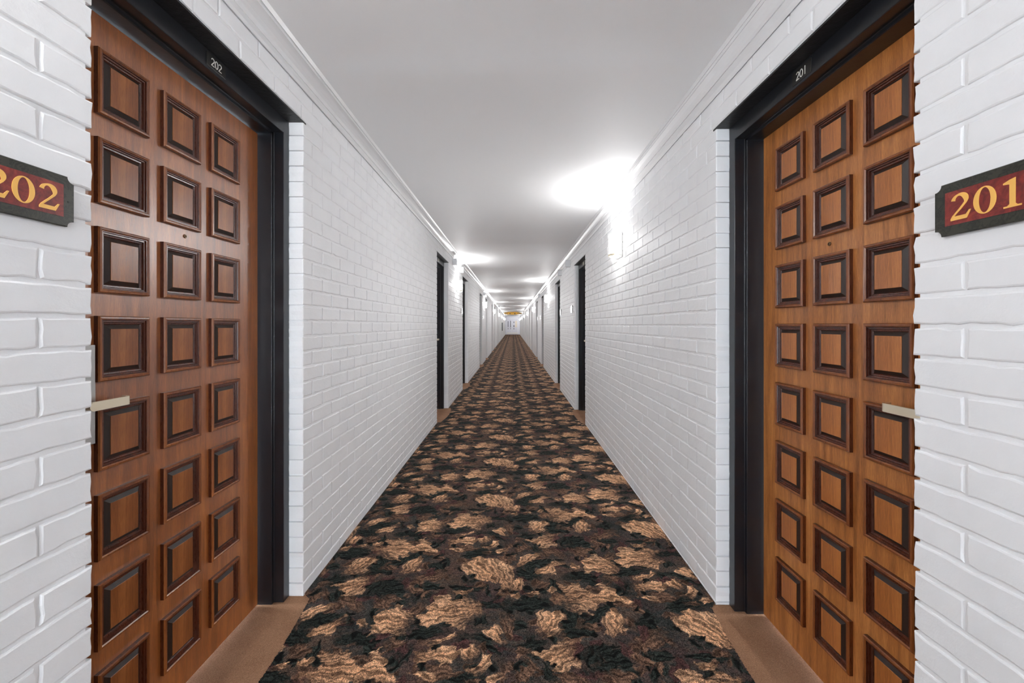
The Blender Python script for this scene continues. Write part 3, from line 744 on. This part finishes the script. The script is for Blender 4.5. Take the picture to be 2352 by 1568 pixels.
# ------------------------------------------------------------------ junction boxes under the cornice
def jbox(side, y, z0, z1, pr, label):
    a = A[side]; root = empty('junction_box', (side*a, y, z0)); tag(root, label, 'electrical box', 'white boxes below the cornice'); org = root.location
    b = MB(); b.box(side*(a+0.004), side*(a-pr), y, y+0.075, z0, z1, bev=0.003); b.build('box_body', M_box, root, org)
    b = MB(); b.box(side*(a-pr+0.001), side*(a-pr-0.004), y-0.003, y+0.078, z0-0.003, z1+0.003, bev=0.0015); b.build('cover', M_box, root, org)
for y, n_, w in ((6.32, 'just before the nearest left lamp', 0), (7.227, 'just beyond the nearest left lamp', 0), (12.85, 'before the second left lamp', 0), (13.70, 'beyond the second left lamp', 0)):
    jbox(-1, y, 2.156, 2.258, 0.055, 'small white box under the left cornice ' + n_)
for y, n_ in ((6.20, 'just past the second doorway'), (7.30, 'before the third doorway'), (12.95, 'past the fourth doorway')):
    jbox(1, y, 2.115, 2.218, 0.066, 'small white box under the right cornice ' + n_)

# ------------------------------------------------------------------ far end
for x, nm in ((-0.84, 'left of the pair'), (-0.54, 'right of the pair')):
    root = empty('smoke_detector', (x, 23.9, CEIL)); tag(root, 'small round detector on the distant ceiling, %s' % nm, 'smoke detector', 'ceiling detectors')
    b = MB(); b.loft([[(x+r*math.cos(q), 23.9+r*math.sin(q), CEIL+z) for q in [k*math.pi/10 for k in range(20)]] for r, z in ((0.07, 0.001), (0.07, -0.02), (0.055, -0.045), (0.02, -0.055))], 0, False, True)
    b.build('detector_body', M_box, root, root.location)
# gilt lens shaped sign board across the corridor
root = empty('hanging_sign', (0.0, 34.0, CEIL)); tag(root, 'gold and black oval board hanging across the far ceiling', 'hanging sign'); org = root.location
b = MB(); zc = 2.20; W = 0.76
ol = [(W*math.cos(q), zc + 0.115*math.sin(q)) for q in [k*math.pi/24 for k in range(48)]]
b.loft([[(x*k_, y, zc+(z-zc)*k_) for x, z in ol] for y, k_ in ((34.05, 0.98), (34.04, 1), (33.96, 1), (33.95, 0.98))], 0, True, True)
b.build('board', M_goldm, root, org)
for cx, w_, cz in ((-0.60, 0.055, 0), (-0.46, 0.03, 0.01), (-0.24, 0.055, -0.03), (0.16, 0.055, -0.03), (0.44, 0.035, 0.01), (0.60, 0.07, 0)):
    b = MB(); ol = [(cx+w_*math.cos(q), zc+cz+0.045*math.sin(q)) for q in [k*math.pi/8 for k in range(16)]]
    b.loft([[(x, y, z) for x, z in ol] for y in (33.952, 33.935)], 0, True, True); b.build('black_motif', M_blackp, root, org)
for x in (-0.4, 0.4):
    b = MB(); b.box(x-0.008, x+0.008, 33.99, 34.01, 2.28, CEIL+0.002); b.build('hanger', M_blackp, root, org)
# cabinet on the left wall
root = empty('wall_cabinet', (-AL, 34.9, 0.75)); tag(root, 'tall dark grey cabinet on the left wall near the far end', 'cabinet'); org = root.location
b = MB(); b.box(-AL-0.005, -AL+0.05, 34.6, 35.2, 0.72, 1.42, bev=0.004); b.build('cabinet_body', M_dgrey, root, org)
b = MB(); b.box(-AL+0.05, -AL+0.058, 34.62, 35.18, 0.74, 1.40); b.build('cabinet_door', M_dgrey, root, org)
# end doors
def enddoor(name, x0, x1, slots, beige, label):
    root = empty(name, ((x0+x1)/2, END, 0)); tag(root, label, 'door', kind='structure'); org = root.location
    b = MB(); b.box(x0, x1, END-0.05, END-0.005, 0.10, 2.05, bev=0.004); lf = b.build('door_leaf', M_doorw, root, org)
    b = MB(); b.box(x0+0.02, x1-0.02, END-0.056, END-0.049, 0.10, 0.26); b.build('kick_plate', M_white, lf, org)
    for sx, w_, zz0, zz1 in slots:
        b = MB(); b.box(sx-w_/2, sx+w_/2, END-0.058, END-0.049, zz0, zz1); b.build('glazed_slot', M_glassdark, lf, org)
    if beige:
        b = MB(); b.box(beige[0], beige[1], END-0.057, END-0.049, 0.92, 1.75); b.build('beige_panel', M_beige, lf, org)
enddoor('door_31', -0.74, -0.155, [(-0.60, 0.07, 0.95, 1.70), (-0.60, 0.08, 0.70, 0.80), (-0.29, 0.07, 0.90, 1.75), (-0.29, 0.08, 0.70, 0.80)], None, 'pale end door leaf on the left with two narrow dark slots')
enddoor('door_32', -0.135, 0.60, [(0.13, 0.09, 0.95, 1.20), (0.13, 0.09, 0.68, 0.80), (0.13, 0.07, 1.45, 1.65)], (0.28, 0.52), 'pale end door leaf on the right with one slot and beige panel')
b = MB(); b.box(-0.155, -0.135, END-0.06, END-0.004, 0.0, 2.12); b.box(-0.80, -0.745, END-0.06, END-0.004, 0, 2.12); b.box(0.605, 0.66, END-0.06, END-0.004, 0, 2.12); b.box(-0.80, 0.66, END-0.06, END-0.004, 2.055, 2.12)
tag(b.build('trim_50', M_trim), 'white frame around the pale double doors at the far end', 'door frame', kind='structure')
